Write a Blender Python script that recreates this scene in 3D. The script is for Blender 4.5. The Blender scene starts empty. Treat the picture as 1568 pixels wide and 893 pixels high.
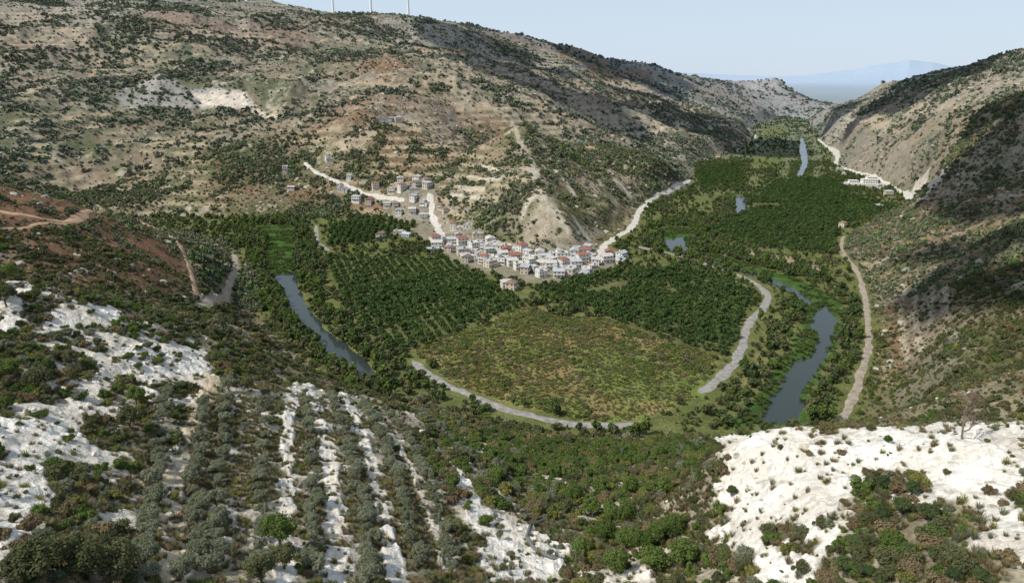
import bpy, bmesh, math, random, time
import numpy as np
from mathutils import Vector
from mathutils import noise as mn
T0=time.time()
random.seed(7); rng=np.random.default_rng(7)
scn=bpy.context.scene
scn.view_settings.view_transform='Standard'; scn.view_settings.look='None'; scn.view_settings.exposure=0

# ------------------------------------------------------------ survey helpers
CAMH=150.0; F=1060.0; PITCH=math.radians(17.2); cp,sp=math.cos(PITCH),math.sin(PITCH)
def ray(u,v):
    a=(u-784)/F; b=(446.5-v)/F
    return a, cp+b*sp, -sp+b*cp
def PY(u,v,Y):
    a,b,c=ray(u,v); t=Y/b; return (a*t,Y,CAMH+c*t)
def PZ(u,v,z=0.0):
    a,b,c=ray(u,v); t=(z-CAMH)/c; return (a*t,b*t)

# ------------------------------------------------------------ noise
def _h(ix,iy,s):
    n=(ix.astype(np.int64)*374761393+iy.astype(np.int64)*668265263+s*1442695041)&0xffffffff
    n=((n^(n>>13))*1274126177)&0xffffffff
    n=(n^(n>>16))&0xffffff
    return n.astype(np.float32)/float(0xffffff)
def vn(x,y,s=0):
    ix=np.floor(x);iy=np.floor(y);fx=(x-ix);fy=(y-iy)
    fx=fx*fx*(3-2*fx);fy=fy*fy*(3-2*fy)
    a=_h(ix,iy,s);b=_h(ix+1,iy,s);c=_h(ix,iy+1,s);d=_h(ix+1,iy+1,s)
    return a+(b-a)*fx+(c-a)*fy+(a-b-c+d)*fx*fy
def fbm(x,y,sc,o=4,s=0):
    r=0;a=.5;t=0;f=1.0/sc
    for i in range(o):
        r=r+a*vn(x*f+17.3*i,y*f-9.1*i,s+i);t+=a;a*=.5;f*=2.03
    return r/t
def ridged(x,y,sc,o=4,s=0):
    r=0;a=.5;t=0;f=1.0/sc
    for i in range(o):
        r=r+a*(1-np.abs(2*vn(x*f+7.3*i,y*f-3.1*i,s+i)-1));t+=a;a*=.5;f*=2.1
    return r/t
def ss(a,b,x):
    t=np.clip((x-a)/(b-a),0,1); return t*t*(3-2*t)
def inside(poly,x,y):
    r=np.zeros(x.shape,bool);n=len(poly)
    for i in range(n):
        x1,y1=poly[i];x2,y2=poly[(i+1)%n]
        if y1==y2: continue
        c=((y1>y)!=(y2>y))&(x<(x2-x1)*(y-y1)/(y2-y1)+x1)
        r^=c
    return r
def dline(pl,x,y,closed=False):
    d=np.full(x.shape,1e9)
    n=len(pl)
    for i in range(n if closed else n-1):
        x1,y1=pl[i];x2,y2=pl[(i+1)%n]
        dx,dy=x2-x1,y2-y1;L=dx*dx+dy*dy+1e-9
        t=np.clip(((x-x1)*dx+(y-y1)*dy)/L,0,1)
        d=np.minimum(d,(x-x1-t*dx)**2+(y-y1-t*dy)**2)
    return np.sqrt(d)

# ------------------------------------------------------------ terrain control
C=[(0,893,50),(150,893,56),(300,893,62),(450,893,68),(600,893,75),(750,893,82),(850,893,86),(950,893,86),(1050,893,78),(1150,893,68),(1300,893,60),(1450,893,53),(1568,893,48),
(0,820,60),(300,820,76),(600,820,90),(850,820,105),(980,820,108),(1080,820,92),(1200,820,74),(1400,820,63),(1568,820,57),
(0,750,74),(200,750,88),(350,750,96),(500,750,104),(700,750,116),(850,750,134),(980,750,140),(1060,750,128),(1110,750,92),(1250,750,80),(1400,750,75),(1568,750,68),
(60,700,84),(250,700,104),(450,700,118),(650,700,138),(800,700,170),(950,700,185),(1040,700,170),(1090,700,102),(1250,700,90),(1400,700,84),(1568,700,76),
(1130,658,108),(1250,667,100),(1400,662,94),(1568,646,86),
(0,640,98),(150,640,110),(300,640,124),(450,640,138),(600,640,178),(720,650,215),(850,670,225),(950,680,215),(1040,670,215),
(0,580,115),(150,580,128),(250,580,142),(350,570,158),(450,580,190),(520,600,215),
(0,520,130),(120,520,145),(210,530,150),(300,530,175),(400,540,220),
(0,440,158),(60,435,160),(150,465,166),(230,480,185),(300,485,215),(380,490,290),
(0,400,300),(0,340,360),(0,285,430),(100,305,450),(60,380,330),(150,430,320),(200,400,370),(220,350,470),(150,340,430),(280,450,370),(300,420,430),(280,370,560),
(0,250,850),(150,270,880),(250,310,800),(350,320,770),(0,200,980),(150,210,980),(300,240,930),(300,200,1050),(400,260,880),(200,160,1120),(380,165,1150),(280,130,1250),(0,130,1180),(150,100,1320),(400,110,1400),(0,60,1450),(200,50,1550),(400,60,1650),
(0,-10,1850),(200,-8,1950),(400,6,2050),(500,24,2050),(560,45,1850),(640,26,2050),(560,100,1450),(480,150,1180),(430,205,1080),
(700,44,2150),(800,56,2300),(900,84,2450),(1000,105,2650),(1060,121,2900),(1110,128,3000),
(690,95,1350),(620,150,1100),(740,70,1900),(760,130,1300),(850,115,1850),(860,170,1300),(950,130,2100),(950,180,1450),(1050,150,2300),(1050,190,1550),(1130,190,1900),(1120,160,2400),
(1190,120,3200),(1150,136,3150),(1222,146,3150),(1190,170,2850),(1250,160,3250),(1300,152,3500),(1350,150,3500),(1420,150,3500),
(560,185,960),(500,240,920),(600,190,980),(640,200,980),(470,252,905),(550,290,830),(450,300,830),(650,250,880),(620,300,760),(700,200,1010),(700,260,870),(730,310,730),(740,350,640),(720,150,1160),
(785,200,900),(815,258,745),(825,305,660),(850,345,615),(900,350,640),(920,300,760),(950,260,900),(1000,240,980),(1030,260,950),(1100,225,1250),(870,220,1030),(740,230,950),(850,290,720),
(1568,82,1150),(1480,100,1350),(1400,118,1650),(1350,134,1950),(1300,156,2250),(1250,174,2600),(1400,170,1150),(1300,190,1500),(1330,230,1150),(1480,130,1050),(1568,124,950),
(1568,162,680),(1500,166,740),(1430,194,860),(1380,225,980),(1480,218,720),(1568,230,620),(1450,270,800),(1540,280,620),(1420,300,760),
(1568,350,430),(1450,350,560),(1370,340,690),(1568,450,300),(1450,450,370),(1360,450,440),(1500,400,420),(1400,400,520),(1568,560,195),(1500,590,215),(1400,560,290),(1340,560,340),(1400,630,215),(1320,630,275),(1480,640,170)]
P=[PY(*c) for c in C]
P+=[(-170,225,64),(-120,250,50),(-110,300,26),(-460,620,25),(-350,620,12),(-300,700,8),(-560,720,25),(70,150,50),(40,170,42),(110,140,58),
(0,20,100),(-60,20,110),(60,20,112),(0,-100,120),(-300,0,130),(300,0,130),(-400,200,130),(400,150,120),(700,500,170),(-800,500,90),(-900,1000,110),(-1700,1500,300),(1200,1200,170),(1600,1900,150),
(-1500,3000,220),(-500,3100,220),(300,3400,150),(0,-1000,160),(-2000,0,200),(2000,0,200)]
floor_px=[(400,425),(395,470),(440,510),(510,575),(580,612),(650,610),(700,630),(850,662),(1000,672),(1100,668),(1275,668),(1300,640),(1335,560),(1330,460),(1310,410),(1285,385),(1310,352),(1392,312),(1370,288),(1290,262),(1262,222),(1244,200),(1236,182),(1200,180),(1160,190),(1140,228),(1065,252),(1060,290),(985,320),(972,352),(930,372),(905,388),(830,388),(745,378),(690,372),(640,340),(560,332),(460,335),(330,335),(230,333),(250,350),(340,370),(375,395)]
floor=[PZ(*p) for p in floor_px]
P+=[(a,b,1.0) for a,b in floor]
P=np.array(P,float)
def kern(dx,dy): return np.sqrt(dx*dx+dy*dy+64.0)
N=len(P)
A=np.zeros((N+3,N+3));A[:N,:N]=kern(P[:,0][:,None]-P[:,0][None],P[:,1][:,None]-P[:,1][None])
A[:N,:N]-=np.eye(N)*3.0
A[:N,N]=1;A[:N,N+1]=P[:,0]/1000;A[:N,N+2]=P[:,1]/1000;A[N:,:N]=A[:N,N:].T
Wt=np.linalg.solve(A,np.concatenate([P[:,2],[0,0,0]]))
z0=lambda l:[PZ(*p) for p in l]
W_left=z0([(414,418),(452,418),(462,455),(500,505),(552,545),(590,585),(566,585),(508,550),(466,500),(432,455)])
G_left=z0([(382,345),(448,345),(454,375),(452,412),(444,430),(414,424),(402,405),(408,365)])
W_right=z0([(1162,645),(1228,645),(1228,600),(1264,545),(1280,490),(1266,464),(1250,474),(1243,495),(1258,518),(1242,545),(1214,552),(1198,588),(1182,612)])
G_right=z0([(1110,655),(1158,610),(1190,560),(1215,520),(1232,490),(1215,455),(1170,425),(1110,400),(1060,388),(1085,385),(1150,405),(1230,430),(1290,465),(1290,500),(1276,545),(1236,600),(1236,650)])
W_r2=z0([(1017,366),(1048,362),(1048,378),(1038,386),(1024,382)])
G_r2=z0([(1012,348),(1058,346),(1060,362),(1048,390),(1018,384)])
W_r3=z0([(1120,332),(1144,324),(1146,312),(1138,300),(1124,300),(1126,318)])
W_r4=z0([(1219,272),(1230,268),(1238,250),(1235,228),(1230,210),(1226,211),(1224,230),(1228,248)])
W_thin=z0([(1048,378),(1075,392),(1120,402),(1180,425),(1215,440),(1245,462),(1240,468),(1212,447),(1176,431),(1118,407),(1072,396),(1044,384)])
WAT=[W_left,W_right,W_r2,W_r3,W_r4,W_thin]; ALG=[G_left,G_right,G_r2]

def base_height(x,y):
    out=np.empty(x.shape)
    for i in range(0,len(x),60000):
        X=x[i:i+60000];Y=y[i:i+60000]
        K=kern(X[:,None]-P[:,0][None],Y[:,None]-P[:,1][None])
        out[i:i+60000]=K@Wt[:N]+Wt[N]+Wt[N+1]*X/1000+Wt[N+2]*Y/1000
    return out
th=np.concatenate([np.linspace(-180,-46,60,endpoint=False),np.linspace(-46,46,1150),np.linspace(46,180,61)[1:]])*math.pi/180
rad=np.concatenate([np.linspace(4,45,30,endpoint=False),np.linspace(45,300,390,endpoint=False),np.linspace(300,1000,370,endpoint=False),np.geomspace(1000,3500,270,endpoint=False),np.geomspace(3500,40000,130)])
nr,nt=len(rad),len(th)
RR,TT=np.meshgrid(rad,th,indexing='ij')
X=(RR*np.sin(TT)).ravel();Y=(RR*np.cos(TT)).ravel();R=RR.ravel();az=np.degrees(TT.ravel())
Z=base_height(X,Y)
nearm=R<3600
fin=np.zeros(len(X),bool);fin[nearm]=inside(floor,X[nearm],Y[nearm])
fd=np.full(len(X),500.0);fd[nearm]=dline(floor,X[nearm],Y[nearm],True)
fd[fin]=0
amp=np.interp(R,[0,60,200,500,1000,2000,4000],[.8,1.2,3,12,34,50,60])
crest=np.maximum(ss(1750,2000,R)*.6,ss(17,24,az)*np.where(R>900,.55,0))
crest=np.maximum(crest,ss(2500,2900,R)*ss(10,17,az)*.9)
n1=ridged(X,Y,260,5,3)-.6
n2=fbm(X,Y,60,4,11)-.5
n3=ridged(X,Y,22,3,31)-.5
Z=Z+ss(0,150,fd)*(amp*n1*1.7*(1-crest)*(R>150)+np.minimum(amp*.7,12)*n2*(1-crest*.6))+ss(0,40,fd)*np.minimum(2.4,amp)*n3
Z=Z*ss(0,40,fd)
Z=np.where(fin,0,np.maximum(Z,0.2))
farf=ss(3400,4200,R)
plain=8+12*fbm(X,Y,900,3,5)+ss(4500,9000,R)*60*fbm(X,Y,2500,3,6)
Z=Z*(1-farf)+plain*farf
bump=np.exp(-((R-24000)/5000)**2)
prof=np.interp(az,[-50,10,20,22,24,25.2,26,27,28,28.6,29.4,30,31,31.8,33,34,36,40,60],[300,300,130,160,270,340,440,520,560,620,560,540,430,420,560,700,800,850,700])
Z=Z+bump*prof*(.86+.16*ridged(X,Y,2200,5,9))
near=ss(300,200,R)*ss(10,40,fd)
Z=Z+near*((ridged(X,Y,7,3,77)-.5)*.9+(fbm(X,Y,1.7,2,78)-.5)*.35)
for w in WAT:
    m=(R<2500)&(fd<60)
    i_=np.where(m)[0]; ins=inside(w,X[i_],Y[i_]);d=dline(w,X[i_],Y[i_],True)
    d=np.where(ins,-d,d)+ (fbm(X[i_],Y[i_],12,3,4)-.5)*(6 if w is not W_thin else 2)
    Z[i_]=np.minimum(Z[i_],np.interp(d,[-6,-1.5,2.0,5],[-3,-1.4,-.35,0])*(d<5)+(d>=5)*Z[i_])
HG=Z.reshape(nr,nt)
print('terrain',time.time()-T0)
def H(x,y):
    x=np.atleast_1d(np.asarray(x,float));y=np.atleast_1d(np.asarray(y,float))
    r=np.hypot(x,y);t=np.arctan2(x,y)
    fi=np.clip(np.interp(r,rad,np.arange(nr)),0,nr-1.001);fj=np.clip(np.interp(t,th,np.arange(nt)),0,nt-1.001)
    i=fi.astype(int);j=fj.astype(int);a=fi-i;b=fj-j
    return HG[i,j]*(1-a)*(1-b)+HG[i+1,j]*a*(1-b)+HG[i,j+1]*(1-a)*b+HG[i+1,j+1]*a*b
_t=np.geomspace(35,6000,2600)
def pick(u,v):
    a,b,c=ray(u,v)
    z=CAMH+c*_t; h=H(a*_t,b*_t); k=np.where(z<h)[0]
    if len(k)==0: i=len(_t)-1
    else: i=k[0]
    if i>0:
        d0=z[i-1]-h[i-1];d1=h[i]-z[i];f_=d0/(d0+d1+1e-9);t=_t[i-1]+(_t[i]-_t[i-1])*min(max(f_,0),1)
    else: t=_t[0]
    return (a*t,b*t)
def PP(l): return [pick(*p) for p in l]

# ------------------------------------------------------------ ground colours
col=np.zeros((len(X),3))
b1=fbm(X,Y,170,4,21)[:,None];b2=fbm(X,Y,28,4,22)[:,None];b3=fbm(X,Y,7,3,23)[:,None]
soil=np.array([.235,.185,.118]);veg=np.array([.105,.108,.046]);pale=np.array([.38,.33,.24]);red=np.array([.215,.128,.076])
k=ss(.38,.60,.55*b1+.45*b2)
col=soil*(1-k)+veg*k
k=ss(.60,.74,b2*.6+b3*.4);col=col*(1-k)+pale*k
k=ss(.50,.62,fbm(X,Y,200,4,44)[:,None])*.65;col=col*(1-k)+red*k
k=ss(.52,.62,fbm(X,Y,240,4,48)[:,None])*ss(.42,.58,b3)*.75;col=col*(1-k)+np.array([.30,.265,.21])*k
ter=ss(.44,.54,fbm(X,Y,300,2,49))*(R>600)*(R<2200)*ss(.35,.1,np.abs((Z/9.0+.6*fbm(X,Y,150,2,52))%1-.5))
ter=ter*ss(.4,.5,fbm(X,Y,60,2,50))
k=(ter*.75)[:,None];col=col*(1-k)+np.array([.39,.32,.21])*k
gz=np.gradient(HG,axis=0)/np.gradient(rad)[:,None]
gt=np.gradient(HG,axis=1)/(np.gradient(th)[None]*RR)
slope=np.hypot(gz,gt).ravel()
k=(ss(.8,1.3,slope)*.5)[:,None]*(R<3000)[:,None];col=col*(1-k)+np.array([.28,.245,.19])*k
k=(ss(260,170,R)*ss(5,30,fd)*.75)[:,None];col=col*(1-k)+(np.array([.29,.25,.165])*(1-b3)+np.array([.43,.385,.30])*b3)*k
k=(1-ss(0,14,fd))[:,None]
fc=np.array([.105,.130,.042])*(1-b2)+np.array([.175,.165,.068])*b2
col=col*(1-k)+fc*k
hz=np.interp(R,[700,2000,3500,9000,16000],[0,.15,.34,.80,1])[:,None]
col=np.where((R>3900)[:,None],np.array([.15,.16,.12])*(.7+.6*b1),col)*(1-hz)+np.array([.37,.455,.55])*hz  # aerial haze painted into the ground colour, paler and bluer with distance
chalk=np.zeros(len(X))
def bbox_idx(pl,pad):
    a=np.array(pl);mn_=a.min(0)-pad;mx=a.max(0)+pad
    return np.where((X>mn_[0])&(X<mx[0])&(Y>mn_[1])&(Y<mx[1]))[0]
def apply(i,k,c,ch=0,var=.25):
    c=np.array(c); vv=(1-var/2+var*b3[i,0]*1.0)[:,None]
    col[i]=col[i]*(1-k[:,None])+c*vv*k[:,None]
    chalk[i]=chalk[i]*(1-k)+ch*k
def paint_poly(pl,c,soft=3.0,warp=4.0,ch=0,amt=1.0,var=.3,sc=None,fine=0):
    i=bbox_idx(pl,soft+warp)
    ins=inside(pl,X[i],Y[i]);d=dline(pl,X[i],Y[i],True);d=np.where(ins,d,-d)
    d=d+(fbm(X[i],Y[i],sc or max(warp*2.5,1),4,61)-.5)*2*warp
    if fine: d=d+(fbm(X[i],Y[i],1.6,2,63)-.5)*2*fine
    apply(i,ss(-soft/2,soft/2,d)*amt,c,ch,var)
def paint_line(pl,w,c,soft=.8,warp=.6,ch=0,amt=1.0,var=.3,brk=0):
    i=bbox_idx(pl,w+warp+soft)
    d=dline(pl,X[i],Y[i]);d=d+(fbm(X[i],Y[i],max(warp*4,1.5),3,62)-.5)*2*warp
    kk=(1-ss(w/2-soft/2,w/2+soft/2,d))*amt
    if brk: kk=kk*ss(.32,.46,fbm(X[i],Y[i],2.4,3,64))
    apply(i,kk,c,ch,var)
WH=(.75,.71,.63)
spur=PP([(0,285),(100,305),(210,345),(270,370),(300,440),(250,462),(120,440),(0,405)])
paint_poly(spur,(.185,.105,.065),20,14,amt=.85)
paint_poly(PP([(172,152),(205,132),(245,112),(285,140),(370,138),(388,158),(380,168),(300,165),(200,163)]),(.29,.28,.25),10,10)
paint_poly(PP([(295,145),(340,138),(372,140),(388,158),(380,166),(310,165)]),(.58,.52,.43),6,6)
paint_poly(PP([(385,155),(430,178),(420,182),(380,166)]),(.48,.42,.33),8,8)
for l in [[(150,95),(260,92),(330,100)],[(160,108),(280,104)],[(170,75),(300,72),(420,88)],[(400,120),(520,110)],[(520,75),(600,70)],[(430,200),(520,196)],[(420,215),(500,212)],[(0,150),(90,140)],[(20,70),(130,60)],[(440,60),(560,58)],[(140,120),(150,95)],[(520,130),(600,128)],[(540,150),(640,146)],[(100,180),(180,176)],[(260,210),(340,205)]]:
    paint_line(PP(l),7,(.38,.30,.20),5,5,amt=.85)
for pl in [[(650,125),(700,110),(770,125),(700,135)],[(490,225),(545,210),(560,190),(580,205),(540,235)],[(900,112),(980,115),(985,140),(905,125)],[(1380,165),(1420,155),(1460,160),(1400,185)],[(1300,190),(1360,185),(1380,200),(1310,205)],[(1115,215),(1150,212),(1148,225),(1120,226)],[(90,40),(125,45),(120,55),(95,50)],[(560,180),(640,182),(640,192),(565,190)],[(690,155),(770,160),(760,172),(700,168)],[(960,165),(1060,155),(1090,165),(980,180)],[(1000,190),(1040,185),(1050,200),(1010,205)],[(120,270),(150,265),(155,282),(125,284)],[(640,130),(690,105),(700,112),(655,140)]]:
    paint_poly(PP(pl),(.38,.31,.22),12,14,amt=.8)
paint_poly(PP([(1396,296),(1402,275),(1420,262),(1448,256),(1454,264),(1436,282),(1416,300)]),(.60,.54,.44),4,5)
for pl in [[(540,95),(610,85),(630,105),(560,112)],[(850,70),(930,85),(930,105),(860,95)],[(430,275),(500,280),(490,310),(440,305)],[(330,250),(370,250),(370,275),(335,272)],[(900,95),(1000,112),(1000,130),(900,120)]]:
    paint_poly(PP(pl),(.21,.125,.078),20,22,amt=.6)
spine=PP([(785,185),(790,210),(812,238),(822,280),(835,310),(855,330)])
paint_line(spine,8,(.46,.41,.32),8,8)
paint_poly(PP([(810,295),(835,285),(870,330),(910,340),(938,360),(905,378),(850,374),(800,378),(795,350),(810,320)]),(.40,.35,.26),10,18,amt=.7)
for l in [[(820,300),(800,330)],[(700,285),(740,290)],[(720,270),(765,275)],[(735,255),(775,262)],[(880,335),(900,365)],[(850,325),(870,350)],[(690,297),(740,303)],[(850,260),(880,300)],[(940,275),(965,300)],[(1010,200),(1090,195)],[(960,205),(1000,200)]]:
    paint_line(PP(l),5,(.5,.45,.36),4,3,amt=.9)
for l in [[(1388,425),(1378,480),(1390,560)],[(1405,420),(1400,480),(1410,540)],[(1425,440),(1425,500)],[(1300,300),(1420,305),(1568,300)],[(1360,590),(1352,560)],[(1445,440),(1450,500),(1470,540)]]:
    paint_line(PP(l),2.4,(.38,.33,.24),1.5,1.4,amt=.9,brk=1)
vill=PP([(600,285),(660,285),(680,330),(700,355),(760,370),(840,372),(925,372),(962,395),(900,432),(800,435),(700,405),(650,370),(600,335)])
paint_poly(vill,(.27,.24,.185),6,6,amt=.75)
field=z0([(632,538),(700,506),(740,500),(795,470),(822,470),(850,484),(930,488),(1010,520),(1100,545),(1085,580),(1078,608),(1030,622),(985,642),(900,648),(820,625),(740,604),(690,585)])
paint_poly(field,(.215,.205,.075),6,10,amt=.95)
i=bbox_idx(field,0);i=i[inside(field,X[i],Y[i])]
kk=ss(.42,.58,fbm(X[i],Y[i],45,4,91))*.8; apply(i,kk,(.14,.185,.048))
kk=ss(.56,.68,fbm(X[i],Y[i],30,4,92))*.7; apply(i,kk,(.26,.185,.09))
paint_poly(z0([(1080,385),(1160,383),(1250,402),(1265,415),(1180,408)]),(.36,.29,.20),4,4)
paint_poly(z0([(1130,600),(1165,540),(1190,470),(1215,500),(1190,550),(1150,610)]),(.20,.19,.08),6,5,amt=.8)
for g in ALG: paint_poly(g,(.060,.110,.030),3,4,var=.6)
open_f=[z0(q) for q in [[(1060,300),(1110,298),(1112,318),(1068,322)],[(1150,240),(1205,234),(1208,258),(1150,262)],[(1165,196),(1200,192),(1208,202),(1170,212)],[(1150,380),(1240,388),(1240,398),(1150,386)]]]
for q in open_f: paint_poly(q,(.125,.145,.055),6,14,amt=.8)
cit=[z0(q) for q in [
 [(500,395),(690,398),(770,442),(815,466),(720,498),(640,535),(600,545),(540,480),(510,440)],
 [(800,442),(960,412),(1060,412),(1150,450),(1138,490),(1112,545),(1000,513),(880,470)],
 [(1130,330),(1190,276),(1290,275),(1300,300),(1375,315),(1290,348),(1268,392),(1140,375),(1085,355)],
 [(510,345),(600,338),(640,345),(600,368),(500,378)],
 [(1062,262),(1128,252),(1140,280),(1075,292)]]]
for c in cit: paint_poly(c,(.125,.130,.055),6,3)
def paint_noise(pl,c,sc,t0,t1,amt,ch,s=70,var=.25):
    i=bbox_idx(pl,0);i=i[inside(pl,X[i],Y[i])]
    d=ss(0,5,dline(pl,X[i],Y[i],True))
    kk=ss(t0,t1,.7*fbm(X[i],Y[i],sc,4,s)+.3*fbm(X[i],Y[i],2.0,2,s+9))*amt*d
    apply(i,kk,c,ch,var)
paint_noise(PP([(-60,440),(150,468),(320,500),(340,590),(240,893),(-120,893)]),(.66,.61,.52),8,.51,.60,.9,.85)
paint_noise(PP([(1060,690),(1240,668),(1568,645),(1640,893),(1100,893)]),WH,9,.42,.52,.95,1)
paint_noise(PP([(620,640),(820,700),(1040,720),(1060,893),(700,893)]),(.55,.50,.41),8,.54,.63,.8,.8)
paint_noise(PP([(330,590),(640,620),(740,893),(200,893)]),(.56,.51,.42),7,.48,.60,.75,.6)
chalk_px=[[(1074,705),(1125,655),(1245,664),(1235,690),(1300,668),(1380,668),(1470,662),(1568,645),(1568,870),(1530,850),(1470,780),(1400,735),(1330,715),(1295,760),(1250,840),(1180,805),(1100,780)],
 [(1070,800),(1170,820),(1240,870),(1180,893),(1130,850)],
 [(0,645),(60,625),(132,603),(150,625),(100,695),(60,775),(25,845),(0,885)],
 [(18,430),(60,428),(50,488),(0,520),(0,505)],[(65,474),(180,478),(190,495),(70,510)],
 [(190,532),(236,530),(238,580),(224,622),(196,610)],[(242,544),(318,538),(325,572),(242,586)],
 [(700,735),(740,770),(800,800),(870,840),(870,893),(760,893),(715,800)],
 [(880,870),(990,872),(990,893),(880,893)],[(720,675),(755,685),(735,700)],[(1120,880),(1230,885),(1230,893),(1120,893)]]
chalk_polys=[PP(q) for q in chalk_px]
for j_,q in enumerate(chalk_polys): paint_poly(q,WH,.8,3.0,ch=1,var=.3,sc=6,fine=1.8)
shrubpatch=PP([(1300,735),(1330,725),(1400,745),(1450,790),(1500,893),(1260,893),(1270,800)])
paint_poly(shrubpatch,(.27,.23,.155),1.5,3.5,ch=0,amt=.8,fine=2)
strips_px=[([(455,588),(440,690),(440,780),(432,893)],2.4,WH),([(470,590),(500,680),(512,760),(520,893)],3.2,WH),([(525,605),(560,680),(585,770),(610,893)],2.5,WH),
 ([(575,640),(620,700),(655,770),(690,893)],1.6,(.58,.53,.43)),([(640,655),(700,720),(740,790)],2.0,WH),
 ([(325,575),(300,650),(265,740),(270,893)],3.0,(.54,.44,.29)),([(205,650),(215,720),(235,800)],2.2,(.40,.34,.24)),([(380,600),(375,700),(365,893)],2.6,(.32,.28,.19)),
 ([(690,690),(770,760),(830,800)],1.6,(.6,.55,.45)),([(820,720),(800,760),(830,790)],1.6,(.48,.40,.28))]
strips=[(PP(l),w,c) for l,w,c in strips_px]
for l,w,c in strips: paint_line(l,w,c,.6,1.0,ch=1 if c[0]>.5 else .4,amt=1,brk=1)
m=np.where((R<210)&(X<-25)&(slope>.88))[0]; apply(m,ss(.88,1.18,slope[m])*.75,WH,1)
m=np.where((chalk>.5)&(R<260))[0]
kk=ss(.60,.74,ridged(X[m],Y[m],5,3,95))*.35+ss(.52,.66,fbm(X[m],Y[m],13,4,99))*.30;kk=np.clip(kk,0,.6);col[m]=col[m]*(1-kk[:,None])+np.array([.48,.42,.33])*kk[:,None]
m=chalk*ss(300,220,R)
Z+=m*((ridged(X,Y,9,3,96)-.55)*1.8+(ridged(X,Y,2.6,3,97)-.5)*.7+(np.floor(Z/1.6+fbm(X,Y,6,2,98)*2)*1.6-Z)*.12)
print('paint',time.time()-T0)

# ------------------------------------------------------------ materials
def newmat(n):
    m=bpy.data.materials.new(n);m.use_nodes=True;nt_=m.node_tree
    for x in list(nt_.nodes): nt_.nodes.remove(x)
    return m,nt_.nodes,nt_.links
def simple(n,c,rough=.8,noise=0,sc=1.0,metal=0,spec=.3):
    m,N_,L=newmat(n);o=N_.new('ShaderNodeOutputMaterial');b=N_.new('ShaderNodeBsdfPrincipled')
    b.inputs['Roughness'].default_value=rough;b.inputs['Metallic'].default_value=metal;b.inputs['Specular IOR Level'].default_value=spec
    L.new(b.outputs[0],o.inputs[0])
    tc=N_.new('ShaderNodeTexCoord');nz=N_.new('ShaderNodeTexNoise');nz.inputs['Scale'].default_value=sc;nz.inputs['Detail'].default_value=5
    L.new(tc.outputs['Object'],nz.inputs[0])
    mr=N_.new('ShaderNodeMapRange');mr.inputs[1].default_value=.3;mr.inputs[2].default_value=.7;mr.inputs[3].default_value=1-noise;mr.inputs[4].default_value=1+noise*.6
    L.new(nz.outputs[0],mr.inputs[0])
    vm=N_.new('ShaderNodeVectorMath');vm.operation='SCALE';vm.inputs[0].default_value=c;L.new(mr.outputs[0],vm.inputs['Scale']);L.new(vm.outputs[0],b.inputs['Base Color'])
    return m
def terrain_mat():
    m,N_,L=newmat('terrain_soil_and_chalk');o=N_.new('ShaderNodeOutputMaterial');b=N_.new('ShaderNodeBsdfDiffuse')
    L.new(b.outputs[0],o.inputs[0])
    at=N_.new('ShaderNodeAttribute');at.attribute_name='ground_col'
    ac=N_.new('ShaderNodeAttribute');ac.attribute_name='chalk'
    ge=N_.new('ShaderNodeNewGeometry')
    def noise(s,d=6,r=.6):
        n=N_.new('ShaderNodeTexNoise');n.inputs['Scale'].default_value=s;n.inputs['Detail'].default_value=d;n.inputs['Roughness'].default_value=r
        L.new(ge.outputs['Position'],n.inputs[0]);return n
    na=noise(.9);nb=noise(.12);nc=noise(4,3)
    def mrng(s,a,b_,c,d):
        r=N_.new('ShaderNodeMapRange');r.inputs[1].default_value=a;r.inputs[2].default_value=b_;r.inputs[3].default_value=c;r.inputs[4].default_value=d;L.new(s,r.inputs[0]);return r.outputs[0]
    def mul(a,b_):
        r=N_.new('ShaderNodeMath');r.operation='MULTIPLY';L.new(a,r.inputs[0]);L.new(b_,r.inputs[1]);return r.outputs[0]
    f1=mul(mrng(na.outputs[0],.35,.65,.62,1.25),mrng(nb.outputs[0],.35,.65,.78,1.2))
    f2=mul(mrng(na.outputs[0],.36,.50,.74,1.04),mrng(nc.outputs[0],.3,.55,.78,1.06))
    mx=N_.new('ShaderNodeMix');L.new(ac.outputs['Fac'],mx.inputs[0]);L.new(f1,mx.inputs[2]);L.new(f2,mx.inputs[3])
    vm=N_.new('ShaderNodeVectorMath');vm.operation='SCALE';L.new(at.outputs['Color'],vm.inputs[0]);L.new(mx.outputs[0],vm.inputs['Scale']);L.new(vm.outputs[0],b.inputs[0])
    bp=N_.new('ShaderNodeBump');bp.inputs['Strength'].default_value=.9;bp.inputs['Distance'].default_value=.7
    ad=N_.new('ShaderNodeMath');ad.operation='ADD';L.new(na.outputs[0],ad.inputs[0]);L.new(nb.outputs[0],ad.inputs[1]);L.new(ad.outputs[0],bp.inputs['Height']);L.new(bp.outputs[0],b.inputs['Normal'])
    return m
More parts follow.
